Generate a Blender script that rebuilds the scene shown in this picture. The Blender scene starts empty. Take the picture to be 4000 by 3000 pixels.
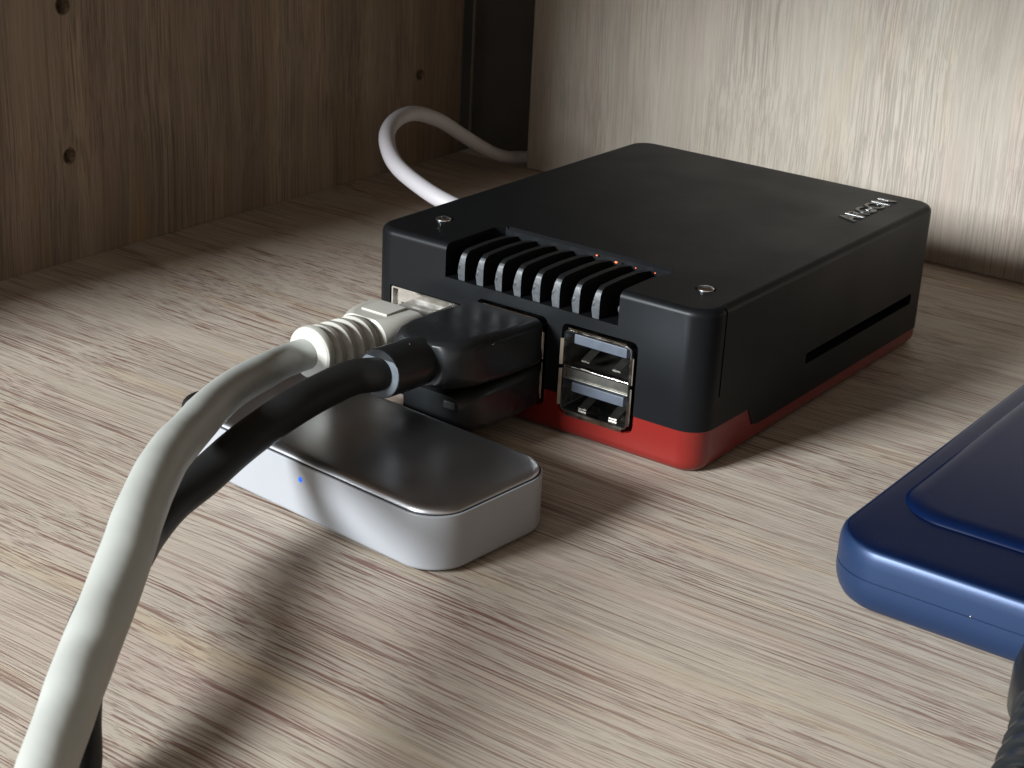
import bpy, bmesh, math, random
from mathutils import Vector, Matrix, noise as mnoise
random.seed(7)
SC = bpy.context.scene
COL = SC.collection
MM = 0.001

# ------------------------------------------------------------------ camera
cd = bpy.data.cameras.new('camera'); cam = bpy.data.objects.new('camera', cd); COL.objects.link(cam)
cam.location = (0.19153, -0.22708, 0.11837)
cam.rotation_euler = (math.radians(68.0303), math.radians(-2.74663), math.radians(36.13014))
cd.sensor_width = 36; cd.lens = 6707.24 / 4000 * 36
cd.clip_start = 0.01; cd.clip_end = 50
cd.dof.use_dof = True; cd.dof.focus_distance = 0.285; cd.dof.aperture_fstop = 110
SC.camera = cam
SC.view_settings.view_transform = 'Standard'; SC.view_settings.look = 'None'
SC.view_settings.exposure = 0.0; SC.view_settings.gamma = 1.0

# ------------------------------------------------------------------ world and window light
w = bpy.data.worlds.new('World'); SC.world = w; w.use_nodes = True
bg = w.node_tree.nodes['Background']; bg.inputs[0].default_value = (0.62, 0.58, 0.52, 1); bg.inputs[1].default_value = 0.8

def area(name, loc, target, sx, sy, power, color):
    l = bpy.data.lights.new(name, 'AREA'); l.shape = 'RECTANGLE'; l.size = sx; l.size_y = sy
    l.energy = power; l.color = color
    o = bpy.data.objects.new(name, l); COL.objects.link(o); o.location = loc
    o.rotation_euler = (Vector(target) - Vector(loc)).to_track_quat('-Z', 'Y').to_euler()
    return o
area('window_light', (-0.44, -1.31, 0.54), (0.02, 0.0, 0.0), 0.44, 0.30, 60, (0.90, 0.96, 1.0))

# ------------------------------------------------------------------ materials
def mat(name, color, rough=0.5, metal=0.0, spec=0.5, bump=0.0, bscale=800, bstrength=0.3, var=0.0, vscale=60, coat=0.0, rvar=0.0):
    m = bpy.data.materials.new(name); m.use_nodes = True
    nt = m.node_tree; b = nt.nodes['Principled BSDF']
    b.inputs['Base Color'].default_value = (*color, 1); b.inputs['Roughness'].default_value = rough
    b.inputs['Metallic'].default_value = metal; b.inputs['Specular IOR Level'].default_value = spec
    b.inputs['Coat Weight'].default_value = coat
    tc = nt.nodes.new('ShaderNodeTexCoord')
    if var > 0 or rvar > 0:
        n = nt.nodes.new('ShaderNodeTexNoise'); n.inputs['Scale'].default_value = vscale; n.inputs['Detail'].default_value = 6
        nt.links.new(tc.outputs['Object'], n.inputs['Vector'])
        if var > 0:
            r = nt.nodes.new('ShaderNodeMapRange'); r.inputs[1].default_value = 0.3; r.inputs[2].default_value = 0.7
            r.inputs[3].default_value = 1 - var; r.inputs[4].default_value = 1 + var
            nt.links.new(n.outputs['Fac'], r.inputs[0])
            h = nt.nodes.new('ShaderNodeHueSaturation'); h.inputs['Color'].default_value = (*color, 1)
            nt.links.new(r.outputs[0], h.inputs['Value']); nt.links.new(h.outputs[0], b.inputs['Base Color'])
        if rvar > 0:
            r = nt.nodes.new('ShaderNodeMapRange'); r.inputs[1].default_value = 0.3; r.inputs[2].default_value = 0.7
            r.inputs[3].default_value = max(0.02, rough - rvar); r.inputs[4].default_value = rough + rvar
            nt.links.new(n.outputs['Fac'], r.inputs[0]); nt.links.new(r.outputs[0], b.inputs['Roughness'])
    if bump > 0:
        n = nt.nodes.new('ShaderNodeTexNoise'); n.inputs['Scale'].default_value = bscale; n.inputs['Detail'].default_value = 3
        nt.links.new(tc.outputs['Object'], n.inputs['Vector'])
        bp = nt.nodes.new('ShaderNodeBump'); bp.inputs['Strength'].default_value = bstrength; bp.inputs['Distance'].default_value = bump * MM
        nt.links.new(n.outputs['Fac'], bp.inputs['Height']); nt.links.new(bp.outputs[0], b.inputs['Normal'])
    return m

def emis(name, color, strength):
    m = mat(name, color, 0.4)
    b = m.node_tree.nodes['Principled BSDF']
    b.inputs['Emission Color'].default_value = (*color, 1); b.inputs['Emission Strength'].default_value = strength
    return m

def wood(name, axis, light, mid, dark, pore, tint=0.5, finef=0.5, fib=0.35, seed=0.0, porew=1.0, bumpd=0.12, wave=5.0, ln=1.0):
    """grey oak laminate with the grain along one axis; coordinates in mm"""
    m = bpy.data.materials.new(name); m.use_nodes = True
    nt = m.node_tree; N = nt.nodes; L = nt.links; b = N['Principled BSDF']
    b.inputs['Roughness'].default_value = 0.55; b.inputs['Specular IOR Level'].default_value = 0.35
    tc = N.new('ShaderNodeTexCoord')
    sc = N.new('ShaderNodeVectorMath'); sc.operation = 'SCALE'; sc.inputs['Scale'].default_value = 1000
    L.new(tc.outputs['Object'], sc.inputs[0])
    # slow waviness of the grain
    wn = N.new('ShaderNodeTexNoise'); wn.inputs['Scale'].default_value = 0.014; wn.inputs['Detail'].default_value = 1
    L.new(sc.outputs[0], wn.inputs['Vector'])
    ws = N.new('ShaderNodeVectorMath'); ws.operation = 'MULTIPLY_ADD'
    ws.inputs[1].default_value = (wave, wave, wave); L.new(wn.outputs['Color'], ws.inputs[0]); L.new(sc.outputs[0], ws.inputs[2])
    def stretched(along, across, detail, rough=0.6, off=0.0, dist=0.0):
        mp = N.new('ShaderNodeMapping')
        s = [across] * 3; s[axis] = along * ln
        mp.inputs['Scale'].default_value = s; mp.inputs['Location'].default_value = (off + seed, off * 1.7, off * 0.6)
        L.new(ws.outputs[0], mp.inputs['Vector'])
        n = N.new('ShaderNodeTexNoise'); n.inputs['Scale'].default_value = 1; n.inputs['Detail'].default_value = detail
        n.inputs['Roughness'].default_value = rough; n.inputs['Distortion'].default_value = dist
        L.new(mp.outputs[0], n.inputs['Vector']); return n.outputs['Fac']
    def ramp(fac, stops):
        r = N.new('ShaderNodeValToRGB'); e = r.color_ramp.elements
        e[0].position = stops[0][0]; e[0].color = (*stops[0][1], 1)
        e[1].position = stops[-1][0]; e[1].color = (*stops[-1][1], 1)
        for p, c in stops[1:-1]:
            x = e.new(p); x.color = (*c, 1)
        L.new(fac, r.inputs[0]); return r.outputs[0]
    def mix(a, c, fac, mode='MIX'):
        x = N.new('ShaderNodeMix'); x.data_type = 'RGBA'; x.blend_type = mode
        for s, v in ((6, a), (7, c)):
            if isinstance(v, tuple): x.inputs[s].default_value = (*v, 1)
            else: L.new(v, x.inputs[s])
        if isinstance(fac, float): x.inputs[0].default_value = fac
        else: L.new(fac, x.inputs[0])
        return x.outputs[2]
    broad = ramp(stretched(0.006, 0.12, 4, 0.6, 3.0), [(0.30, dark), (0.5, mid), (0.70, light)])
    fine = ramp(stretched(0.018, 2.0, 4, 0.65, 11.0), [(0.32, dark), (0.5, mid), (0.66, light)])
    c = mix(broad, fine, finef)
    # faint pinkish and yellowish stains along the grain
    c = mix(c, (mid[0] * 1.12, mid[1] * 0.98, mid[2] * 0.72), ramp(stretched(0.012, 0.14, 3, 0.6, 91.0), [(0.55, (0, 0, 0)), (0.72, (tint,) * 3)]))
    c = mix(c, (mid[0] * 1.05, mid[1] * 0.90, mid[2] * 0.95), ramp(stretched(0.010, 0.09, 3, 0.6, 131.0), [(0.5, (0, 0, 0)), (0.7, (0.45,) * 3)]))
    # dark pores: short narrow slits, in two sizes
    p1 = ramp(stretched(0.020, 2.4, 3, 0.5, 23.0), [(0.0, (0, 0, 0)), (0.56, (0, 0, 0)), (0.605, (0.85 * porew,) * 3), (1.0, (porew,) * 3)])
    p2 = ramp(stretched(0.045, 4.6, 2, 0.5, 37.0), [(0.0, (0, 0, 0)), (0.545, (0, 0, 0)), (0.60, (0.7 * porew,) * 3), (1.0, (0.7 * porew,) * 3)])
    mask = ramp(stretched(0.012, 0.08, 2, 0.5, 51.0), [(0.35, (0.35,) * 3), (0.6, (1, 1, 1))])
    pm = mix(mix(p1, p2, 1.0, 'LIGHTEN'), mask, 1.0, 'MULTIPLY')
    c = mix(c, pore, pm)
    # thin pale fibres
    p3 = ramp(stretched(0.018, 1.8, 2, 0.5, 71.0), [(0.0, (0, 0, 0)), (0.6, (0, 0, 0)), (0.72, (fib,) * 3), (1.0, (fib,) * 3)])
    c = mix(c, tuple(min(1, x * 1.28) for x in light), p3)
    L.new(c, b.inputs['Base Color'])
    inv = N.new('ShaderNodeMath'); inv.operation = 'SUBTRACT'; inv.inputs[0].default_value = 1; L.new(pm, inv.inputs[1])
    bp = N.new('ShaderNodeBump'); bp.inputs['Strength'].default_value = 0.8; bp.inputs['Distance'].default_value = bumpd * MM
    L.new(inv.outputs[0], bp.inputs['Height']); L.new(bp.outputs[0], b.inputs['Normal'])
    return m

M_floor = wood('oak_floor', 0, (0.49, 0.428, 0.355), (0.44, 0.38, 0.31), (0.39, 0.332, 0.268), (0.16, 0.073, 0.055))
M_back = wood('oak_back', 2, (0.375, 0.333, 0.28), (0.345, 0.302, 0.25), (0.30, 0.26, 0.213), (0.16, 0.145, 0.12), tint=0.3, seed=400, wave=4.0, ln=1.3, porew=0.6, fib=0.12, finef=0.35)
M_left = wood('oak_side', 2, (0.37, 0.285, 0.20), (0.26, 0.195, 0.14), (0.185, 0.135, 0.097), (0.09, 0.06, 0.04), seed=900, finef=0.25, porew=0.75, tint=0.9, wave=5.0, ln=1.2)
M_dark = mat('dark_board', (0.045, 0.04, 0.034), 0.6, var=0.3, vscale=40)
M_hole = mat('raw_chipboard', (0.12, 0.075, 0.045), 0.9, var=0.4, vscale=900)
M_edge = mat('edge_band', (0.16, 0.13, 0.10), 0.5, var=0.15, vscale=200)
M_black = mat('black_painted_metal', (0.0050, 0.0056, 0.0064), 0.42, spec=0.16, bump=0.02, bscale=2500, bstrength=0.25, rvar=0.05)
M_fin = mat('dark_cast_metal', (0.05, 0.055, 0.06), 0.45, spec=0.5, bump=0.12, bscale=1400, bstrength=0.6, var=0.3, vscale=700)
M_finblack = mat('black_cast_metal', (0.007, 0.0075, 0.008), 0.5, spec=0.25, bump=0.08, bscale=1400, bstrength=0.4)
M_pocket = mat('vent_interior', (0.006, 0.006, 0.006), 0.6)
M_red = mat('red_plastic', (0.165, 0.012, 0.009), 0.28, spec=0.5, var=0.06, vscale=90)
M_chrome = mat('nickel_plate', (0.78, 0.76, 0.72), 0.16, metal=1, var=0.12, vscale=500, rvar=0.08)
M_darkmetal = mat('dark_nickel', (0.20, 0.19, 0.17), 0.42, metal=1, var=0.3, vscale=500)
M_tongue = mat('grey_blue_plastic', (0.065, 0.076, 0.098), 0.5, bump=0.05, bscale=1500, var=0.15, vscale=700)
M_screw = mat('screw_steel', (0.75, 0.77, 0.80), 0.2, metal=1)
M_glint_r = emis('red_glint', (1.0, 0.16, 0.06), 0.9)
M_led_b = emis('blue_lamp', (0.005, 0.09, 0.9), 0.9)
M_silver = mat('silver_side', (0.28, 0.285, 0.30), 0.42, metal=0.0, bump=0.01, bscale=4000, bstrength=0.15, var=0.02, vscale=100)
M_silvertop = mat('silver_top', (0.52, 0.53, 0.56), 0.32, metal=1.0, var=0.04, vscale=60, rvar=0.04)
M_white = mat('ivory_cable', (0.34, 0.345, 0.32), 0.45, spec=0.4, bump=0.35, bscale=110, bstrength=0.5, var=0.03, vscale=120)
M_boot = mat('ivory_boot', (0.43, 0.415, 0.37), 0.26, spec=0.5, var=0.04, vscale=200)
M_clear = mat('clear_plug', (0.24, 0.225, 0.20), 0.12, spec=0.6, var=0.25, vscale=300)
M_blackcable = mat('black_rubber', (0.010, 0.010, 0.010), 0.5, spec=0.3, bump=0.03, bscale=1200, bstrength=0.3)
M_blackplug = mat('black_plug', (0.011, 0.012, 0.013), 0.33, spec=0.4, bump=0.03, bscale=900, bstrength=0.3, rvar=0.08, vscale=200)
M_ring = mat('grey_rubber_face', (0.075, 0.085, 0.10), 0.5, var=0.2, vscale=500)
M_loop = mat('grey_white_cable', (0.46, 0.435, 0.45), 0.42, spec=0.4, bump=0.1, bscale=150, bstrength=0.4)
M_blue = mat('blue_metallic', (0.012, 0.031, 0.085), 0.40, metal=0.35, spec=0.5, bump=0.02, bscale=2600, bstrength=0.3, var=0.05, vscale=90)
M_bluetop = mat('blue_gloss', (0.002, 0.007, 0.03), 0.24, metal=0.0, spec=0.16, var=0.05, vscale=90, rvar=0.04)
M_letter = mat('glossy_black', (0.012, 0.012, 0.012), 0.25, spec=0.7, coat=0.4)
M_gap = mat('dark_gap', (0.01, 0.012, 0.02), 0.6)

# ------------------------------------------------------------------ mesh helpers (all in mm, world coordinates)
BASE = {}
def smooth(me, ang=35):
    for p in me.polygons: p.use_smooth = True
    me.set_sharp_from_angle(angle=math.radians(ang))

def raw(name, bm, m=None, mats=None):
    bmesh.ops.recalc_face_normals(bm, faces=bm.faces)
    me = bpy.data.meshes.new(name); bm.to_mesh(me); bm.free()
    if mats:
        for x in mats: me.materials.append(x)
    elif m: me.materials.append(m)
    return me

def link(name, me, parent=None, ang=35, label=None, cat=None, kind=None, group=None, base=None):
    """link a mesh given in world mm; vertices become metres relative to its thing's base"""
    off = Vector(BASE.get(parent.name, (0, 0, 0))) if parent else Vector(base or (0, 0, 0))
    me.transform(Matrix.Translation(-off)); me.transform(Matrix.Scale(MM, 4))
    smooth(me, ang)
    me.update()
    o = bpy.data.objects.new(name, me); COL.objects.link(o)
    if parent: o.parent = parent
    else: o.location = off * MM
    wn = o.modifiers.new('weighted_normals', 'WEIGHTED_NORMAL'); wn.keep_sharp = True; wn.weight = 80
    BASE[o.name] = tuple(off)
    for k, v in (('label', label), ('category', cat), ('kind', kind), ('group', group)):
        if v: o[k] = v
    return o

def thing(name, label, cat, base=(0, 0, 0), group=None):
    o = bpy.data.objects.new(name, None); COL.objects.link(o); o.empty_display_size = 0.01
    o.location = Vector(base) * MM; o['label'] = label; o['category'] = cat
    if group: o['group'] = group
    BASE[o.name] = tuple(base); return o

def rrect(x0, x1, y0, y1, r, seg=6):
    pts = []
    for cx, cy, a0 in ((x1 - r, y1 - r, 0), (x0 + r, y1 - r, 90), (x0 + r, y0 + r, 180), (x1 - r, y0 + r, 270)):
        for k in range(seg + 1):
            a = math.radians(a0 + 90 * k / seg); pts.append((cx + r * math.cos(a), cy + r * math.sin(a)))
    return pts

def loft(bm, rings, cap0=True, cap1=True, mi=0):
    vr = [[bm.verts.new(p) for p in r] for r in rings]
    n = len(vr[0])
    for a, b in zip(vr, vr[1:]):
        for k in range(n):
            f = bm.faces.new((a[k], a[(k + 1) % n], b[(k + 1) % n], b[k])); f.material_index = mi
    if cap0: bm.faces.new(vr[0][::-1]).material_index = mi
    if cap1: bm.faces.new(vr[-1]).material_index = mi
    return vr

def rbox(x0, x1, y0, y1, z0, z1, r=2.0, rt=1.0, rb=1.0, seg=6, eseg=4, bm=None, mi=0):
    bm = bm or bmesh.new(); rings = []
    def ring(ins, z): rings.append([(x, y, z) for x, y in rrect(x0 + ins, x1 - ins, y0 + ins, y1 - ins, max(r - ins, 0.05), seg)])
    if rb > 0:
        for k in range(eseg):
            a = math.radians(90 * k / eseg); ring(rb * (1 - math.sin(a)), z0 + rb * (1 - math.cos(a)))
    ring(0, z0 + rb); ring(0, z1 - rt)
    if rt > 0:
        for k in range(1, eseg + 1):
            a = math.radians(90 * k / eseg); ring(rt * (1 - math.cos(a)), z1 - rt + rt * math.sin(a))
    loft(bm, rings, mi=mi); return bm

def box(x0, x1, y0, y1, z0, z1, bev=0.0, bm=None):
    """box with bevelled edges"""
    b = bmesh.new(); bmesh.ops.create_cube(b, size=1)
    for v in b.verts:
        v.co = Vector(((x0 + x1) / 2 + v.co.x * (x1 - x0), (y0 + y1) / 2 + v.co.y * (y1 - y0), (z0 + z1) / 2 + v.co.z * (z1 - z0)))
    if bev > 0: bmesh.ops.bevel(b, geom=b.edges[:] + b.verts[:], offset=bev, segments=2, profile=0.5, affect='EDGES')
    if bm is None: return b
    me = bpy.data.meshes.new('t'); b.to_mesh(me); b.free(); bm.from_mesh(me); bpy.data.meshes.remove(me); return bm

def prism(poly, axis, a0, a1, bm=None):
    """polygon in the two other axes, extruded along axis"""
    bm = bm or bmesh.new()
    def P(u, v, t): return {0: (t, u, v), 1: (u, t, v), 2: (u, v, t)}[axis]
    loft(bm, [[P(u, v, a0) for u, v in poly], [P(u, v, a1) for u, v in poly]]); return bm

def catmull(pts, n=10):
    P = [Vector(p) for p in pts]; P = [2 * P[0] - P[1]] + P + [2 * P[-1] - P[-2]]; out = []
    for i in range(1, len(P) - 2):
        for k in range(n):
            t = k / n; a, b, c, d = P[i - 1:i + 3]
            out.append(0.5 * ((2 * b) + (c - a) * t + (2 * a - 5 * b + 4 * c - d) * t * t + (3 * b - a - 3 * c + d) * t ** 3))
    out.append(P[-2]); return out

def frames(path):
    T = [(path[min(i + 1, len(path) - 1)] - path[max(i - 1, 0)]).normalized() for i in range(len(path))]
    up = Vector((0, 0, 1)); n = (up - up.dot(T[0]) * T[0]).normalized(); out = []
    for t in T:
        n = (n - n.dot(t) * t).normalized(); out.append((t, n, t.cross(n)))
    return out

def tube(pts, r, seg=24, n=10, wob=0.0, bm=None, smoothpts=True):
    bm = bm or bmesh.new(); path = catmull(pts, n) if smoothpts else [Vector(p) for p in pts]
    fr = frames(path); rings = []
    for i, (p, (t, a, b)) in enumerate(zip(path, fr)):
        rr = r(i / (len(path) - 1)) if callable(r) else r
        ring = []
        for k in range(seg):
            th = 2 * math.pi * k / seg
            d = a * math.cos(th) + b * math.sin(th)
            q = rr * (1 + wob * mnoise.noise(p * 0.12 + d * 0.5)) if wob else rr
            ring.append(p + d * q)
        rings.append(ring)
    loft(bm, rings); return bm

def section_body(stations, seg=8, bm=None):
    """body along -y: stations (y, xc, zc, half width, half height, corner radius)"""
    bm = bm or bmesh.new(); rings = []
    for y, xc, zc, hw, hh, r in stations:
        rings.append([(xc + u, y, zc + v) for u, v in rrect(-hw, hw, -hh, hh, min(r, hw - .01, hh - .01), seg)])
    loft(bm, rings); return bm

def boolean(me, cutters, op='DIFFERENCE'):
    o = bpy.data.objects.new('tmp', me); COL.objects.link(o); objs = []
    for c in cutters:
        co = bpy.data.objects.new('cut', c); COL.objects.link(co); objs.append(co)
        md = o.modifiers.new('b', 'BOOLEAN'); md.object = co; md.operation = op; md.solver = 'EXACT'
    dg = bpy.context.evaluated_depsgraph_get(); dg.update()
    res = bpy.data.meshes.new_from_object(o.evaluated_get(dg))
    bpy.data.objects.remove(o)
    for co in objs: bpy.data.objects.remove(co)
    return res

# ------------------------------------------------------------------ the setting: shelf compartment
link('floor', raw('floor', box(-89.5, 330, -172, 147.5, -18, 0, 0.4), M_floor), kind='structure',
     label='grey oak laminate shelf board under all the devices')
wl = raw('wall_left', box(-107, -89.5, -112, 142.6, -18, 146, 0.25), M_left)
cut = []
for hy, hz, hr in ((6.9, 54.4, 1.7), (6.8, 22.9, 1.55), (124.4, 23.7, 1.3)):
    poly = [(hy + hr * math.cos(t) * (1 + 0.10 * math.sin(3 * t + hy)), hz + hr * 1.05 * math.sin(t) * (1 + 0.08 * math.cos(2 * t))) for t in [2 * math.pi * k / 22 for k in range(22)]]
    cut.append(raw('c', prism(poly, 0, -97, -88), M_hole))
wlm = boolean(wl, cut)
link('wall_left', wlm, kind='structure', label='brown wood grain side panel with drilled shelf pin holes')
# raised, chipped rims of the drilled holes
for hy, hz, hr in ((6.9, 54.4, 1.7), (6.8, 22.9, 1.55), (124.4, 23.7, 1.3)):
    bm = bmesh.new(); rings = [[], [], [], []]
    for k in range(28):
        t = 2 * math.pi * k / 28; j = 1 + 0.10 * mnoise.noise(Vector((math.cos(t) * 1.5, math.sin(t) * 1.5, hz)))
        for q, (rr, xx) in enumerate(((hr * 0.97, -90.2), (hr * 0.99, -89.42), (hr * 1.05 * j, -89.40), (hr * 1.12 * j, -89.52))):
            rings[q].append((xx, hy + rr * math.cos(t), hz + rr * 1.05 * math.sin(t)))
    loft(bm, rings, False, False)
    link('hole_rim', raw('hole_rim', bm, M_hole), parent=bpy.data.objects['wall_left'])
link('wall_back', raw('wall_back', box(-65.4, 330, 141.0, 144.0, 0.15, 146, 0.2), M_back), kind='structure',
     label='pale grey oak back panel with vertical grain')
link('wall_recess', raw('wall_recess', box(-112, -40, 148.5, 151.5, -10, 146, 0.2), M_dark), kind='structure',
     label='dark board seen through the gap beside the back panel')
link('wall_edge_strip', raw('wall_edge_strip', box(-90.3, -89.75, 147.7, 148.4, -3, 146, 0.1), M_edge), kind='structure',
     label='thin pale edge strip at the back end of the side panel')
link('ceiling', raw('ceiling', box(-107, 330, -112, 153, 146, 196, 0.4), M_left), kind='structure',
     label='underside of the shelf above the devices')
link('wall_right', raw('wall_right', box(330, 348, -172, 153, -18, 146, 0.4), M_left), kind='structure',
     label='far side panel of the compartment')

# ------------------------------------------------------------------ the black and red computer case
W, D, H = 69.9, 90.35, 28.7
case = thing('computer_case', 'black metal computer case with red base and cooling fins', 'computer case', (W / 2, D / 2, 0))
shell = raw('top_shell', rbox(0, W, 0, D, 3.5, H, 4.6, 1.3, 0.15, seg=10, eseg=6), M_black)
cuts = []
cuts.append(raw('c', prism([(-5, 2), (-5, 7.75), (16.6, 7.45), (18.6, 4.0), (21, 3.62), (21, 2)], 0, -5, W + 5), M_gap))
# vent pocket
ventpoly = [(16.9, -3), (53.0, -3), (53.0, 9.5), (54.4, 14.5), (53.2, 15.8), (18.2, 15.8), (16.9, 14.2)]
cuts.append(raw('c', prism(ventpoly, 2, 22.7, 33), M_pocket))
cuts.append(raw('c', prism([(15.0, H - 0.55), (15.8, H - 0.5), (16.45, H + 0.12), (16.4, H + 0.6), (15.0, H + 0.6)], 0, 18.6, 53.3), M_fin))  # lighter metal on the rear chamfer: edge highlight put into its colour
def port_cut(x0, x1, z0, z1, depth, r):
    bm = bmesh.new(); rr = rrect(x0, x1, z0, z1, r, 5)
    loft(bm, [[(u, -3, v) for u, v in rr], [(u, depth, v) for u, v in rr]])
    return raw('c', bm, M_pocket)
PORTS = [(42.1, 57.2, 4.3, 20.6, 13, 1.2), (24.1, 39.1, 4.3, 20.6, 13, 1.2), (4.5, 20.6, 4.3, 18.4, 13, 0.4)]
for p in PORTS: cuts.append(port_cut(*p))
# card slot in the side, seam of the sliding lid
bm = bmesh.new(); loft(bm, [[(W - 6, u, v) for u, v in rrect(37.0, 82.3, 9.75, 11.85, 0.5, 4)], [(W + 3, u, v) for u, v in rrect(37.0, 82.3, 9.75, 11.85, 0.5, 4)]])
cuts.append(raw('c', bm, M_pocket))
cuts.append(raw('c', box(W - 0.5, W + 2, 5.35, 5.8, 13.0, H + 2), M_pocket))
cuts.append(raw('c', box(W - 2.2, W + 2, 5.35, 5.8, H - 0.5, H + 2), M_pocket))
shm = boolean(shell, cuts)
# screw countersinks and raised lettering
cuts = []
SX, SY = 7.23, 11.45
SCREWS = [(SX, SY), (W - SX, SY - 0.6)]
for sx, sy in SCREWS:
    bm = bmesh.new(); loft(bm, [[(sx + r * math.cos(2 * math.pi * k / 24), sy + r * math.sin(2 * math.pi * k / 24), z) for k in range(24)] for r, z in ((1.2, H - 1.4), (1.7, H - 0.7), (1.85, H + 1))])
    cuts.append(raw('c', bm, M_pocket))
shm = boolean(shm, cuts)
tcu = bpy.data.curves.new('lettering', 'FONT'); tcu.body = 'ARGON'; tcu.size = 6.0; tcu.extrude = 0.0; tcu.offset = 0.30; tcu.space_character = 1.02
to = bpy.data.objects.new('lettering', tcu); COL.objects.link(to)
bpy.context.view_layer.update()
tme = bpy.data.meshes.new_from_object(to.evaluated_get(bpy.context.evaluated_depsgraph_get()))
bpy.data.objects.remove(to)
xs = [v.co.x for v in tme.vertices]; ys = [v.co.y for v in tme.vertices]
mx, Mx, my, My = min(xs), max(xs), min(ys), max(ys)
def letters(inset_z0, inset_z1):
    me = tme.copy()
    for v in me.vertices:
        u = (v.co.x - mx) / (Mx - mx); q = (v.co.y - my) / (My - my)
        z = inset_z1 if v.co.z > 0 else inset_z0
        v.co = Vector((63.6 - 4.3 * q, 65.0 + 19.8 * u, z))
    return me
link('top_shell', shm, case, ang=30)
tcu = bpy.data.curves.new('lettering', 'FONT'); tcu.body = 'ARGON'; tcu.size = 6.0; tcu.extrude = 0.02; tcu.offset = 0.0; tcu.bevel_depth = 0.13; tcu.bevel_resolution = 2; tcu.space_character = 1.02
to = bpy.data.objects.new('lettering_source', tcu); COL.objects.link(to); bpy.context.view_layer.update()
l3 = bpy.data.meshes.new_from_object(to.evaluated_get(bpy.context.evaluated_depsgraph_get())); bpy.data.objects.remove(to)
for v in l3.vertices:
    u = (v.co.x - mx) / (Mx - mx); q = (v.co.y - my) / (My - my)
    v.co = Vector((63.6 - 4.3 * q, 65.0 + 19.8 * u, H + 0.05 + v.co.z))
l3.materials.clear(); l3.materials.append(M_letter)
link('lettering', l3, case, ang=60)
lt = letters(H + 0.025, H + 0.025); lt.materials.clear(); lt.materials.append(M_pocket)
link('lettering_shade', lt, case)  # flat dark letters under the raised ones, standing in for the shade of a recess

red = raw('base', rbox(0.15, W - 0.15, 0.15, D - 0.15, 0.0, 7.7, 4.4, 0.1, 2.2, seg=10, eseg=6), M_red)
cuts = [raw('c', prism([(100, 12), (16.9, 12), (16.9, 7.35), (18.9, 3.9), (21, 3.45), (100, 3.45)], 0, -5, W + 5), M_red)]
for p in PORTS: cuts.append(port_cut(p[0] + .02, p[1] - .02, p[2] + .02, p[3], p[4], p[5]))
link('base', boolean(red, cuts), case)

# cooling fins, cast unevenly
for k in range(8):
    xr = 20.99 + 4.009 * k; t = 1.12 + random.uniform(-0.08, 0.08)
    bm = bmesh.new()
    prof = [(0.25, 22.75), (0.2, 24.2), (0.2, 25.6), (0.35, 26.9), (0.8, 27.6), (1.7, 28.05), (4, 28.15), (8, 28.2), (12, 28.05), (15.75, 27.5), (15.75, 22.75)]
    rings = []
    for s in range(2):
        rings.append([])
    bulge = {0: 0.2, 1: 0.5, 2: 0.3, 3: 0.0, 4: -0.1}
    jit = random.uniform(0.1, 0.35)
    left = [(xr - t - bulge.get(i, 0) * (0.7 + jit) * (1.0), y, z) for i, (y, z) in enumerate(prof)]
    right = [(xr, y, z) for y, z in prof]
    left_b = [(xr - t, y + (0.9 if i < 4 else 0.0), z - (0.0 if i < 4 else 0.0)) for i, (y, z) in enumerate(prof)]
    # front face narrow, sides flat
    loft(bm, [right, left])
    bmesh.ops.bevel(bm, geom=[e for e in bm.edges if not e.is_boundary and e.calc_face_angle(0) > 0.8], offset=0.14, segments=2, profile=0.5, affect='EDGES')
    bm.normal_update(); bmesh.ops.recalc_face_normals(bm, faces=bm.faces)
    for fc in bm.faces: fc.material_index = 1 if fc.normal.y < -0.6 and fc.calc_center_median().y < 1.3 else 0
    link('cooling_fin', raw('cooling_fin', bm, mats=[M_finblack, M_fin]), case)
    bm = bmesh.new()       # casting bump on the left flank of the fin
    bmesh.ops.create_icosphere(bm, subdivisions=2, radius=1)
    zc = 25.1 + random.uniform(-0.3, 0.3); sx = 0.42 + random.uniform(-0.05, 0.12)
    for v in bm.verts:
        v.co = Vector((xr - t - 0.12 + v.co.x * sx, 0.62 + v.co.y * 0.55, zc + v.co.z * 0.75 + 0.3 * v.co.x))
    f = bpy.data.objects[[o.name for o in bpy.data.objects if o.name.startswith('cooling_fin')][-1]]
    link('casting_bump', raw('casting_bump', bm, M_fin), f)
bm = bmesh.new(); bmesh.ops.create_icosphere(bm, subdivisions=2, radius=1)
for v in bm.verts: v.co = Vector((53.0 - 0.1 + v.co.x * 0.5, 0.7 + v.co.y * 0.6, 25.4 + v.co.z * 0.75))
link('casting_bump', raw('casting_bump', bm, M_fin), case)
# glowing beads added as glints of the inner power lamp between the fins
for x, y, r in ((38.3, 15.3, 0.13), (42.9, 14.4, 0.19), (47.1, 14.1, 0.08), (51.0, 14.1, 0.08)):
    bm = bmesh.new(); bmesh.ops.create_icosphere(bm, subdivisions=2, radius=r)
    for v in bm.verts: v.co = Vector((v.co.x * 1.6 + x, v.co.y + y, v.co.z + 27.95))
    link('lamp_glint', raw('lamp_glint', bm, M_glint_r), case)

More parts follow.
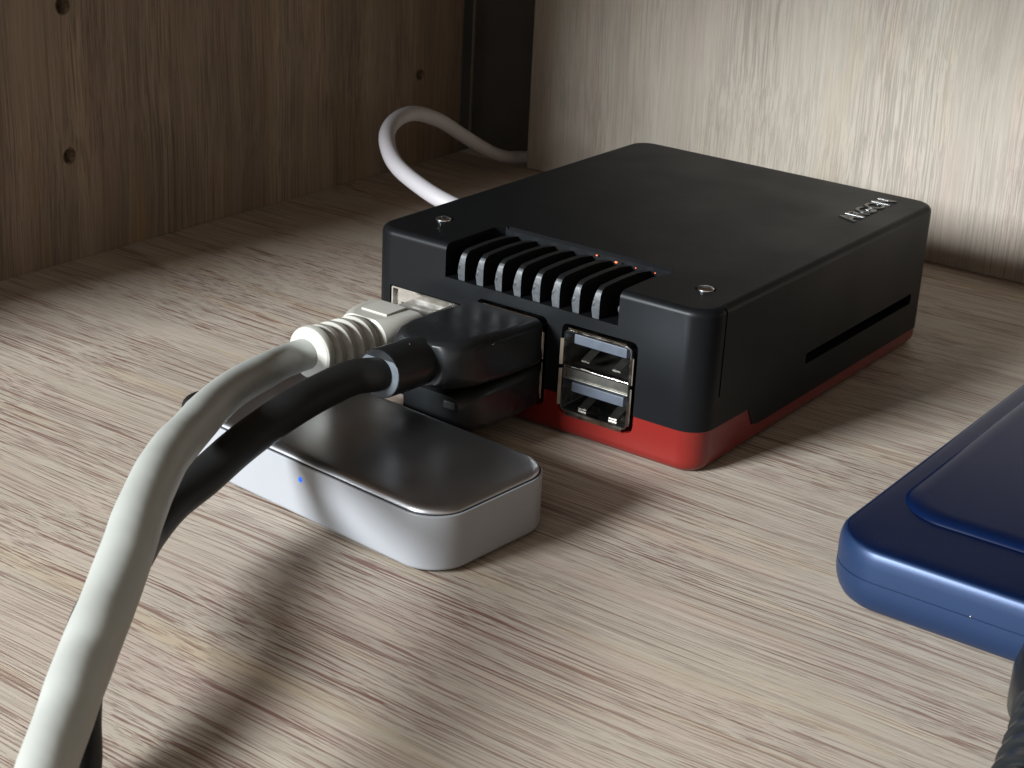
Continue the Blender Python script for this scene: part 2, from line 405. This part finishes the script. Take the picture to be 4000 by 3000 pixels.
# screws with a cross recess
for sx, sy in SCREWS:
    bm = bmesh.new()
    loft(bm, [[(sx + r * math.cos(2 * math.pi * k / 28), sy + r * math.sin(2 * math.pi * k / 28), z) for k in range(28)] for r, z in ((1.1, H - 1.0), (1.5, H - 0.5), (1.5, H - 0.08), (1.45, H + 0.12), (1.15, H + 0.32), (0.6, H + 0.43), (0.15, H + 0.45))])
    me = raw('screw', bm, M_screw); cc = []
    for a in (25, 115):
        b2 = box(-1.15, 1.15, -0.24, 0.24, -0.5, 1.0); b2.transform(Matrix.Translation((sx, sy, H)) @ Matrix.Rotation(math.radians(a), 4, 'Z')); cc.append(raw('c', b2, M_screw))
    link('screw', boolean(me, cc), case)

# stacked USB port: metal shell with flared lips, divider plate, two tongues
def frame_ring(x0, x1, z0, z1, y0, y1, th, r, bm=None):
    bm = bm or bmesh.new(); o = rrect(x0, x1, z0, z1, r, 4); i = rrect(x0 + th, x1 - th, z0 + th, z1 - th, max(r - th, .1), 4)
    n = len(o)
    A = [bm.verts.new((u, y0, v)) for u, v in o]; B = [bm.verts.new((u, y1, v)) for u, v in o]
    C = [bm.verts.new((u, y0, v)) for u, v in i]; E_ = [bm.verts.new((u, y1, v)) for u, v in i]
    for k in range(n):
        j = (k + 1) % n
        bm.faces.new((A[k], A[j], B[j], B[k])); bm.faces.new((C[k], C[j], E_[j], E_[k])); bm.faces.new((A[k], A[j], C[j], C[k])); bm.faces.new((B[k], B[j], E_[j], E_[k]))
    return bm
def usb_port(cx, full=True):
    x0, x1, z0, z1 = cx - 6.75, cx + 6.75, 4.95, 19.7
    p = link('usb_port', raw('usb_port', frame_ring(x0, x1, z0, z1, -0.35, 12, 0.32, 0.9), M_chrome), case)
    if full:
        # flared side tabs and lips
        for sx, a in ((x0, -1), (x1, 1)):
            bm = bmesh.new(); prism([(sx - 0.05 * a, -0.3), (sx + 0.45 * a, -0.7), (sx + 0.6 * a, -0.6), (sx + 0.12 * a, 0.25)], 2, 13.3, 18.0, bm)
            link('side_lip', raw('side_lip', bm, M_chrome), p)
            bm = bmesh.new(); prism([(sx - 0.05 * a, -0.3), (sx + 0.45 * a, -0.7), (sx + 0.6 * a, -0.6), (sx + 0.12 * a, 0.25)], 2, 6.0, 12.6, bm)
            link('side_lip', raw('side_lip', bm, M_chrome), p)
        for zc, s in ((z0, -1), (z1, 1)):
            bm = prism([(-0.3, zc - 0.02 * s), (-0.8, zc + 0.4 * s), (-0.68, zc + 0.52 * s), (0.3, zc + 0.1 * s)], 0, x0 + 1.0, x1 - 1.0)
            link('end_lip', raw('end_lip', bm, M_chrome), p)
    link('back_plate', raw('back_plate', box(x0 + .3, x1 - .3, 10.5, 11, z0 + .3, z1 - .3), M_pocket), p)
    link('divider', raw('divider', box(x0 + .33, x1 - .33, 0.5, 10, 10.95, 13.0, 0.08), M_darkmetal), p)
    link('divider_lip', raw('divider_lip', box(x0 + .33, x1 - .33, -0.3, 1.1, 12.95, 13.35, 0.12), M_chrome), p)
    link('divider_lip', raw('divider_lip', box(x0 + .33, x1 - .33, 0.1, 1.1, 10.75, 11.0, 0.08), M_darkmetal), p)
    for zt in (17.15, 8.45):
        t = link('tongue', raw('tongue', box(cx - 5.3, cx + 5.2, 0.55, 10, zt, zt + 1.75, 0.18), M_tongue), p)
        for q in range(4):
            xx = cx - 3.5 + 2.33 * q
            link('contact', raw('contact', box(xx - .5, xx + .5, 1.3, 8, zt - 0.16, zt - 0.02, 0.03), M_darkmetal), t)
        # spring tabs of the shell
        for q in (-3.2, 3.0):
            b2 = prism([(1.2, zt - 2.8), (4.6, zt - 1.5), (5.8, zt - 2.1), (5.8, zt - 2.4), (4.6, zt - 1.8), (1.2, zt - 3.1)], 0, cx + q - 0.8, cx + q + 0.8)
            link('spring_tab', raw('spring_tab', b2, M_darkmetal), p)
    return p
usb_port(49.6); usb_port(31.6)
# network port
ep = link('network_port', raw('network_port', frame_ring(4.75, 20.4, 4.8, 18.15, 0.15, 12.5, 0.3, 0.3), M_chrome), case)
bm = bmesh.new(); me = raw('port_face', box(5.05, 20.1, 0.9, 3.0, 5.1, 17.85, 0.05), M_chrome)
link('port_face', boolean(me, [raw('c', box(6.4, 18.9, 0, 5, 5.0, 15.3), M_pocket)]), ep)
link('port_back', raw('port_back', box(5.1, 20.0, 10, 10.4, 5.2, 17.8), M_pocket), ep)

# ------------------------------------------------------------------ silver drive
dr = thing('external_drive', 'small silver box with a blue light, lying before the black case', 'drive', (31.5, -37.8, 0))
DX0, DX1, DY0, DY1 = 2.0, 61.3, -53.5, -26.2
dr.rotation_euler.z = math.radians(-4.6)
DR = 6.4
link('body', raw('body', rbox(DX0, DX1, DY0, DY1, 0.7, 9.5, DR, 0.2, 0.6, seg=12), M_silver), dr)
link('foot_plate', raw('foot_plate', rbox(DX0 + 1.5, DX1 - 1.5, DY0 + 1.5, DY1 - 1.5, 0.0, 0.8, 4.6, 0.05, 0.05, seg=8), M_blackplug), dr)
bm = bmesh.new(); rings = []
for ins, z in ((0.7, 9.3), (0.5, 9.56), (0.52, 9.7), (0.6, 9.87), (0.74, 10.05), (0.93, 10.2), (1.18, 10.33), (1.48, 10.42), (1.9, 10.48), (2.8, 10.52), (4.2, 10.53)):
    rings.append([(x, y, z) for x, y in rrect(DX0 + ins, DX1 - ins, DY0 + ins, DY1 - ins, max(DR - ins, 0.4), 12)])
loft(bm, rings); link('top_plate', raw('top_plate', bm, M_silvertop), dr, ang=50)
bm = bmesh.new(); rings = []
for ins, z in ((0.3, 9.4), (0.3, 9.54), (0.75, 9.54), (0.75, 9.4)):
    rings.append([(x, y, z) for x, y in rrect(DX0 + ins, DX1 - ins, DY0 + ins, DY1 - ins, max(DR - ins, 0.4), 12)])
loft(bm, rings, False, False); link('seam', raw('seam', bm, M_gap), dr)
bm = bmesh.new(); rings = []
for r, y in ((0.42, -53.3), (0.42, -53.53), (0.3, -53.57), (0.1, -53.58)):
    rings.append([(33.3 + r * math.cos(2 * math.pi * k / 16), y, 7.0 + r * 1.05 * math.sin(2 * math.pi * k / 16)) for k in range(16)])
loft(bm, rings); link('indicator_light', raw('indicator_light', bm, M_led_b), dr)

# ------------------------------------------------------------------ white network cable
nc = thing('network_cable', 'thick ivory cable with ribbed boot, arching towards the viewer', 'cable', (12.85, -20, 15))
WP = [(12.85, -25, 15.3), (12.85, -28, 15.7), (11.3, -34.2, 15.2), (14.5, -43.0, 16.7), (18.1, -53.1, 17.9), (23.3, -63.3, 19.3), (29.3, -72.8, 20.8), (35.8, -83.3, 22.3), (41.9, -92.1, 22.6), (46.4, -98.3, 22.3), (50.5, -103.6, 21.7), (53.8, -108.3, 20.8), (57.1, -112.9, 20.1), (60.3, -117.5, 19.6), (62.9, -121.4, 18.7), (66.2, -125.8, 18.4), (68.9, -129.4, 17.8), (72.9, -134.9, 17.1), (79, -143, 15.5), (86, -155, 13.5), (92, -168, 9), (96, -178, 1), (98, -186, -12)]
link('cord', raw('cord', tube(WP, lambda u: 2.62 + 0.62 * math.sin(math.pi * min(1, max(0, (u - 0.05) / 0.95))), 36, 12, wob=0.035), M_white), nc)
# boot: overmould that runs from the plug into a ribbed round sleeve
st = []
def bs(y, hw, hh, r, zc): st.append((y, 12.85, zc, hw, hh, r))
bs(-8.2, 5.9, 5.3, 1.0, 13.0); bs(-8.6, 6.15, 5.55, 1.3, 13.0); bs(-12, 6.15, 5.5, 1.8, 13.2); bs(-15.2, 5.9, 5.2, 2.6, 13.6); bs(-17.2, 5.3, 4.9, 3.4, 13.9)
yy = -17.6
for k in range(4):
    R = 4.95 - 0.12 * k; zc = 14.2 + 0.34 * k
    bs(yy, R * 0.84, R * 0.84, R * 0.8, zc); bs(yy - 0.55, R * 0.84, R * 0.84, R * 0.8, zc); bs(yy - 0.75, R * 0.98, R * 0.98, R * 0.93, zc + .1); bs(yy - 1.15, R, R, R * 0.97, zc + .1); bs(yy - 1.85, R, R, R * 0.97, zc + .15); bs(yy - 2.1, R * 0.97, R * 0.97, R * 0.94, zc + .15)
    yy -= 2.75
bs(yy, 3.9, 3.9, 3.8, 15.7); bs(yy - 0.4, 3.9, 3.9, 3.8, 15.7); bs(yy - 0.55, 4.45, 4.45, 4.4, 15.8); bs(yy - 0.8, 4.6, 4.6, 4.55, 15.8); bs(yy - 1.6, 4.6, 4.6, 4.55, 15.8); bs(yy - 2.0, 4.45, 4.45, 4.4, 15.8); bs(yy - 2.25, 4.1, 4.1, 4.05, 15.8); bs(yy - 2.1, 2.5, 2.5, 2.45, 15.8)
boot = link('boot', raw('boot', section_body(st, 8), M_boot), nc, ang=28)
link('latch_ridge', raw('latch_ridge', box(10.0, 15.8, -14.5, -9.0, 18.4, 19.1, 0.3), M_boot), boot)
pl = link('plug', raw('plug', box(7.0, 18.7, -9.5, 9, 6.8, 15.0, 0.3), M_clear), nc)
link('latch', raw('latch', box(9.2, 16.4, -8.5, 3.0, 15.1, 16.6, 0.35), M_clear), pl)
link('plug_shoulder', raw('plug_shoulder', box(6.8, 18.9, -8.2, -4.2, 6.6, 16.9, 0.5), M_clear), pl)

# ------------------------------------------------------------------ thick black cable in the upper middle USB port
bc = thing('usb_cable', 'thick black cable plugged into the upper middle port, crossing over the silver box', 'cable', (31.6, -20, 17))
PX = 31.6
BP = [(PX, -27, 18.2), (PX, -31, 18.5), (PX, -35, 18.6), (29.7, -39.4, 18.7), (29.0, -45.4, 18.1), (29.2, -52.1, 17.5), (29.0, -58.2, 16.2), (29.0, -64.2, 14.6), (29.2, -70.4, 12.6), (29.7, -77.3, 11.1), (32.0, -84.2, 9.8), (35.4, -89.7, 9.8), (39.3, -96.3, 9.5), (44.6, -104.0, 10.5), (49.3, -110.1, 10.1), (53.4, -114.6, 8.6), (56.9, -118.1, 7.1), (60.9, -121.7, 4.8), (65.5, -127, 3.6), (71, -138, 3.1), (76, -156, 3.0), (80, -168, 2.8), (82, -176, -3), (83, -182, -14)]
link('cord', raw('cord', tube(BP, lambda u: 2.86 - 0.4 * max(0, 1 - u / 0.16), 28, 12, wob=0.015), M_blackcable), bc)
st = []
for y, hw, hh, r, zc in ((-1.2, 6.9, 3.5, 0.8, 16.5), (-1.6, 7.5, 4.0, 1.1, 16.5), (-4, 7.7, 4.15, 1.3, 16.6), (-12, 7.75, 4.3, 1.5, 17.1), (-19, 7.5, 4.3, 1.8, 17.6), (-22.5, 7.0, 4.2, 2.4, 17.8), (-24.6, 6.1, 4.0, 3.0, 17.95), (-25.6, 4.6, 3.7, 3.2, 18.0)):
    st.append((y, PX, zc, hw, hh, r))
pb = link('plug_body', raw('plug_body', section_body(st, 8), M_blackplug), bc, ang=40)
link('metal_plug', raw('metal_plug', box(PX - 6, PX + 6, -1.4, 8, 14.3, 18.6, 0.2), M_chrome), bc)
def sleeve(name, pts, radii, m, parent):
    bm = bmesh.new(); path = [Vector(p) for p in pts]; fr = frames(path); rings = []
    for p, (t, a, b), r in zip(path, fr, radii):
        rings.append([p + (a * math.cos(2 * math.pi * k / 28) + b * math.sin(2 * math.pi * k / 28)) * r for k in range(28)])
    loft(bm, rings); return link(name, raw(name, bm, m), parent)
sleeve('collar', [(PX, -25.0, 18.0), (PX, -25.4, 18.05), (PX, -30, 18.3), (PX, -34.6, 18.6), (PX, -35.0, 18.6)], [3.5, 4.05, 4.05, 4.05, 3.95], M_blackplug, bc)
sleeve('collar_face', [(PX, -34.9, 18.6), (PX, -35.15, 18.62), (PX, -35.25, 18.63)], [3.98, 3.95, 3.7], M_ring, bc)
for a in (75, 200, 320):
    bm = bmesh.new(); bmesh.ops.create_icosphere(bm, subdivisions=2, radius=0.22)
    c = Vector((PX + 3.95 * math.cos(math.radians(a)), -28.0 - a * 0.012, 18.3 + 3.95 * math.sin(math.radians(a))))
    for v in bm.verts: v.co = v.co + c
    link('moulding_pip', raw('moulding_pip', bm, M_blackplug), bc)

# ------------------------------------------------------------------ short black lead from the lower port to the drive
sl = thing('short_usb_lead', 'short black lead below the thick black cable, curling behind the silver box', 'cable', (14, -15, 5))
link('cord', raw('cord', tube([(1.5, -40.5, 4.4), (-2.0, -41.0, 4.4), (-4.9, -40.2, 4.2), (-6.4, -37.2, 3.8), (-7.0, -32, 2.8), (-7.6, -22, 1.8), (-8.0, -12, 2.0), (-3.0, -6.5, 2.4), (8, -6.5, 3.6), (17, -10.5, 5.4), (24, -15, 7.5), (30, -17.5, 8.5)], 1.75, 20, 10), M_blackcable), sl)
link('end_plug', raw('end_plug', box(-1.2, 2.2, -44.8, -36.6, 1.9, 6.6, 1.0), M_blackplug), sl)
st = []
for y, hw, hh, r, zc in ((-1.0, 6.9, 3.3, 0.8, 8.4), (-1.5, 7.3, 3.7, 1.1, 8.4), (-6, 7.4, 3.8, 1.3, 8.4), (-16, 7.3, 3.8, 1.5, 8.5), (-20.0, 6.8, 3.6, 2.0, 8.6), (-21.8, 5.8, 3.1, 2.2, 8.7)):
    st.append((y, PX, zc, hw, hh, r))
link('plug_body', raw('plug_body', section_body(st, 8), M_blackplug), sl, ang=40)
link('metal_plug', raw('metal_plug', box(PX - 6, PX + 6, -1.2, 8, 6.2, 10.4, 0.2), M_chrome), sl)
link('highlight_plate', raw('highlight_plate', rbox(34.2, 36.6, -22.05, -21.0, 9.6, 11.0, 0.4, 0.3, 0.3), M_fin), sl)  # small grey plate added for a pale highlight smudge on the plug end

# ------------------------------------------------------------------ grey white cable looping behind the case
lc = thing('looped_cable', 'slim grey white cable rising in a loop behind the black case', 'cable', (-50, 90, 2))
LP = [(-0.5, 62, 9), (-6, 58, 12), (-21.0, 52.5, 16.6), (-31.3, 53.5, 18.7), (-41.3, 56.5, 21.4), (-50.2, 64.0, 24.1), (-56.0, 73.6, 25.4), (-59.4, 84.7, 25.0), (-62.2, 97.8, 20.8), (-65.0, 111.0, 14.5), (-67.3, 125.1, 7.6), (-68.6, 135.5, 3.6), (-68.4, 142.0, 2.3), (-64, 146.5, 2.2), (-55, 147.6, 2.2)]
link('cord', raw('cord', tube(LP, lambda u: 1.95 - 0.35 * u, 24, 10, wob=0.02), M_loop), lc)
link('plug_body', raw('plug_body', box(-9.5, -0.3, 57.5, 66.5, 6.2, 12.8, 1.2), M_loop), lc)

# ------------------------------------------------------------------ blue portable drive
bd = thing('portable_drive', 'metallic blue rounded slab with raised top panel at right', 'hard drive', (150, 20, 0))
BX0, BX1, BY0, BY1 = 103.5, 186.0, -24.6, 95.0
def slab(zs, m, name, parent, ang=40):
    bm = bmesh.new(); rings = []
    for ins, z in zs: rings.append([(x, y, z) for x, y in rrect(BX0 + ins, BX1 - ins, BY0 + ins, BY1 - ins, max(9.0 - ins, .5), 14)])
    loft(bm, rings); return link(name, raw(name, bm, m), parent, ang=ang)

def arc(r, z0, a0, a1, n, zsign):   # quarter roundings of the slab edge: list of (inset, z)
    return [(r * (1 - math.cos(math.radians(a0 + (a1 - a0) * k / n))), z0 + zsign * r * math.sin(math.radians(a0 + (a1 - a0) * k / n))) for k in range(n + 1)]
low = [(4.2, 0.35), (3.0, 0.5), (2.0, 0.9), (1.1, 1.6), (0.5, 2.6), (0.12, 3.9), (0.0, 5.0), (0.0, 6.0), (0.12, 6.12)]
slab(low, M_blue, 'lower_shell', bd)
slab([(0.35, 6.0), (0.35, 6.3)], M_gap, 'seam', bd)
slab([(0.12, 6.2), (0.02, 6.3), (0.0, 8.4), (0.1, 9.5), (0.35, 10.3), (0.6, 10.65), (0.85, 10.8)], M_blue, 'upper_shell', bd)
top_s = [(0.80, 10.7), (0.95, 10.84), (1.3, 10.92), (2.2, 10.98), (3.6, 11.0), (13.2, 11.0)]
slab(top_s, M_bluetop, 'top_face', bd)
def panel(zs, m, name):
    bm = bmesh.new(); rings = []
    for ins, z in zs: rings.append([(x, y, z) for x, y in rrect(107.3 + ins, 182.5 - ins, -10.6 + ins, 80 - ins, max(8.5 - ins, .5), 14)])
    loft(bm, rings); return link(name, raw(name, bm, m), bd, ang=50)
panel([(-0.1, 10.95), (0.0, 11.1), (0.15, 11.35), (0.5, 11.62), (1.0, 11.78), (1.8, 11.88), (3.0, 11.92)], M_bluetop, 'raised_panel')
bm = bmesh.new(); bmesh.ops.create_icosphere(bm, subdivisions=2, radius=0.16)
for v in bm.verts: v.co = v.co + Vector((126.6, -24.62, 6.45))
link('indicator_light', raw('indicator_light', bm, M_chrome), bd)

# ------------------------------------------------------------------ black plug entering the blue drive
bp_ = thing('drive_cable', 'black plug with ribbed strain relief at the lower right, leading to the blue slab', 'cable', (144, -36, 0))
st = []
for y, hw, hh, r, zc in ((-25.0, 7.4, 4.4, 1.4, 6.2), (-25.6, 8.0, 5.0, 2.0, 6.2), (-31, 8.1, 5.1, 2.2, 6.2), (-36, 7.6, 5.0, 3.0, 6.2), (-40, 6.4, 4.7, 4.0, 6.1), (-42.5, 5.0, 4.3, 3.9, 6.0)):
    st.append((y, 144.2, zc, hw, hh, r))
link('plug_body', raw('plug_body', section_body(st, 8), M_blackplug), bp_, ang=40)
path = catmull([(144.2, -41.5, 6.0), (144.8, -46, 5.9), (145.6, -52, 5.9), (146.3, -58, 6.0), (146.6, -64, 6.2)], 6)
fr = frames(path)
for i in range(1, len(path) - 1, 4):
    p, (t, a, b) = path[i], fr[i]; bm = bmesh.new(); rings = []
    R = 4.7 - 0.05 * i
    for d, q in ((-1.6, 0.7), (-1.5, 0.93), (-1.0, 1.0), (0.6, 1.03), (0.95, 0.96), (1.05, 0.7)):
        rings.append([p + t * d + (a * math.cos(2 * math.pi * k / 28) + b * math.sin(2 * math.pi * k / 28)) * R * q for k in range(28)])
    loft(bm, rings); link('relief_rib', raw('relief_rib', bm, M_blackplug), bp_)
link('cord', raw('cord', tube([(144.2, -41.5, 6.0), (144.8, -46, 5.9), (145.6, -52, 5.9), (146.3, -58, 6.0), (146.6, -64, 6.0), (144, -76, 5), (130, -92, 3.2), (126, -115, 3.2), (124, -150, 3.2), (124, -171, 3.0), (124, -177, -3)], 3.0, 20, 8), M_blackcable), bp_)

SC.render.engine = 'CYCLES'
SC.cycles.max_bounces = 8
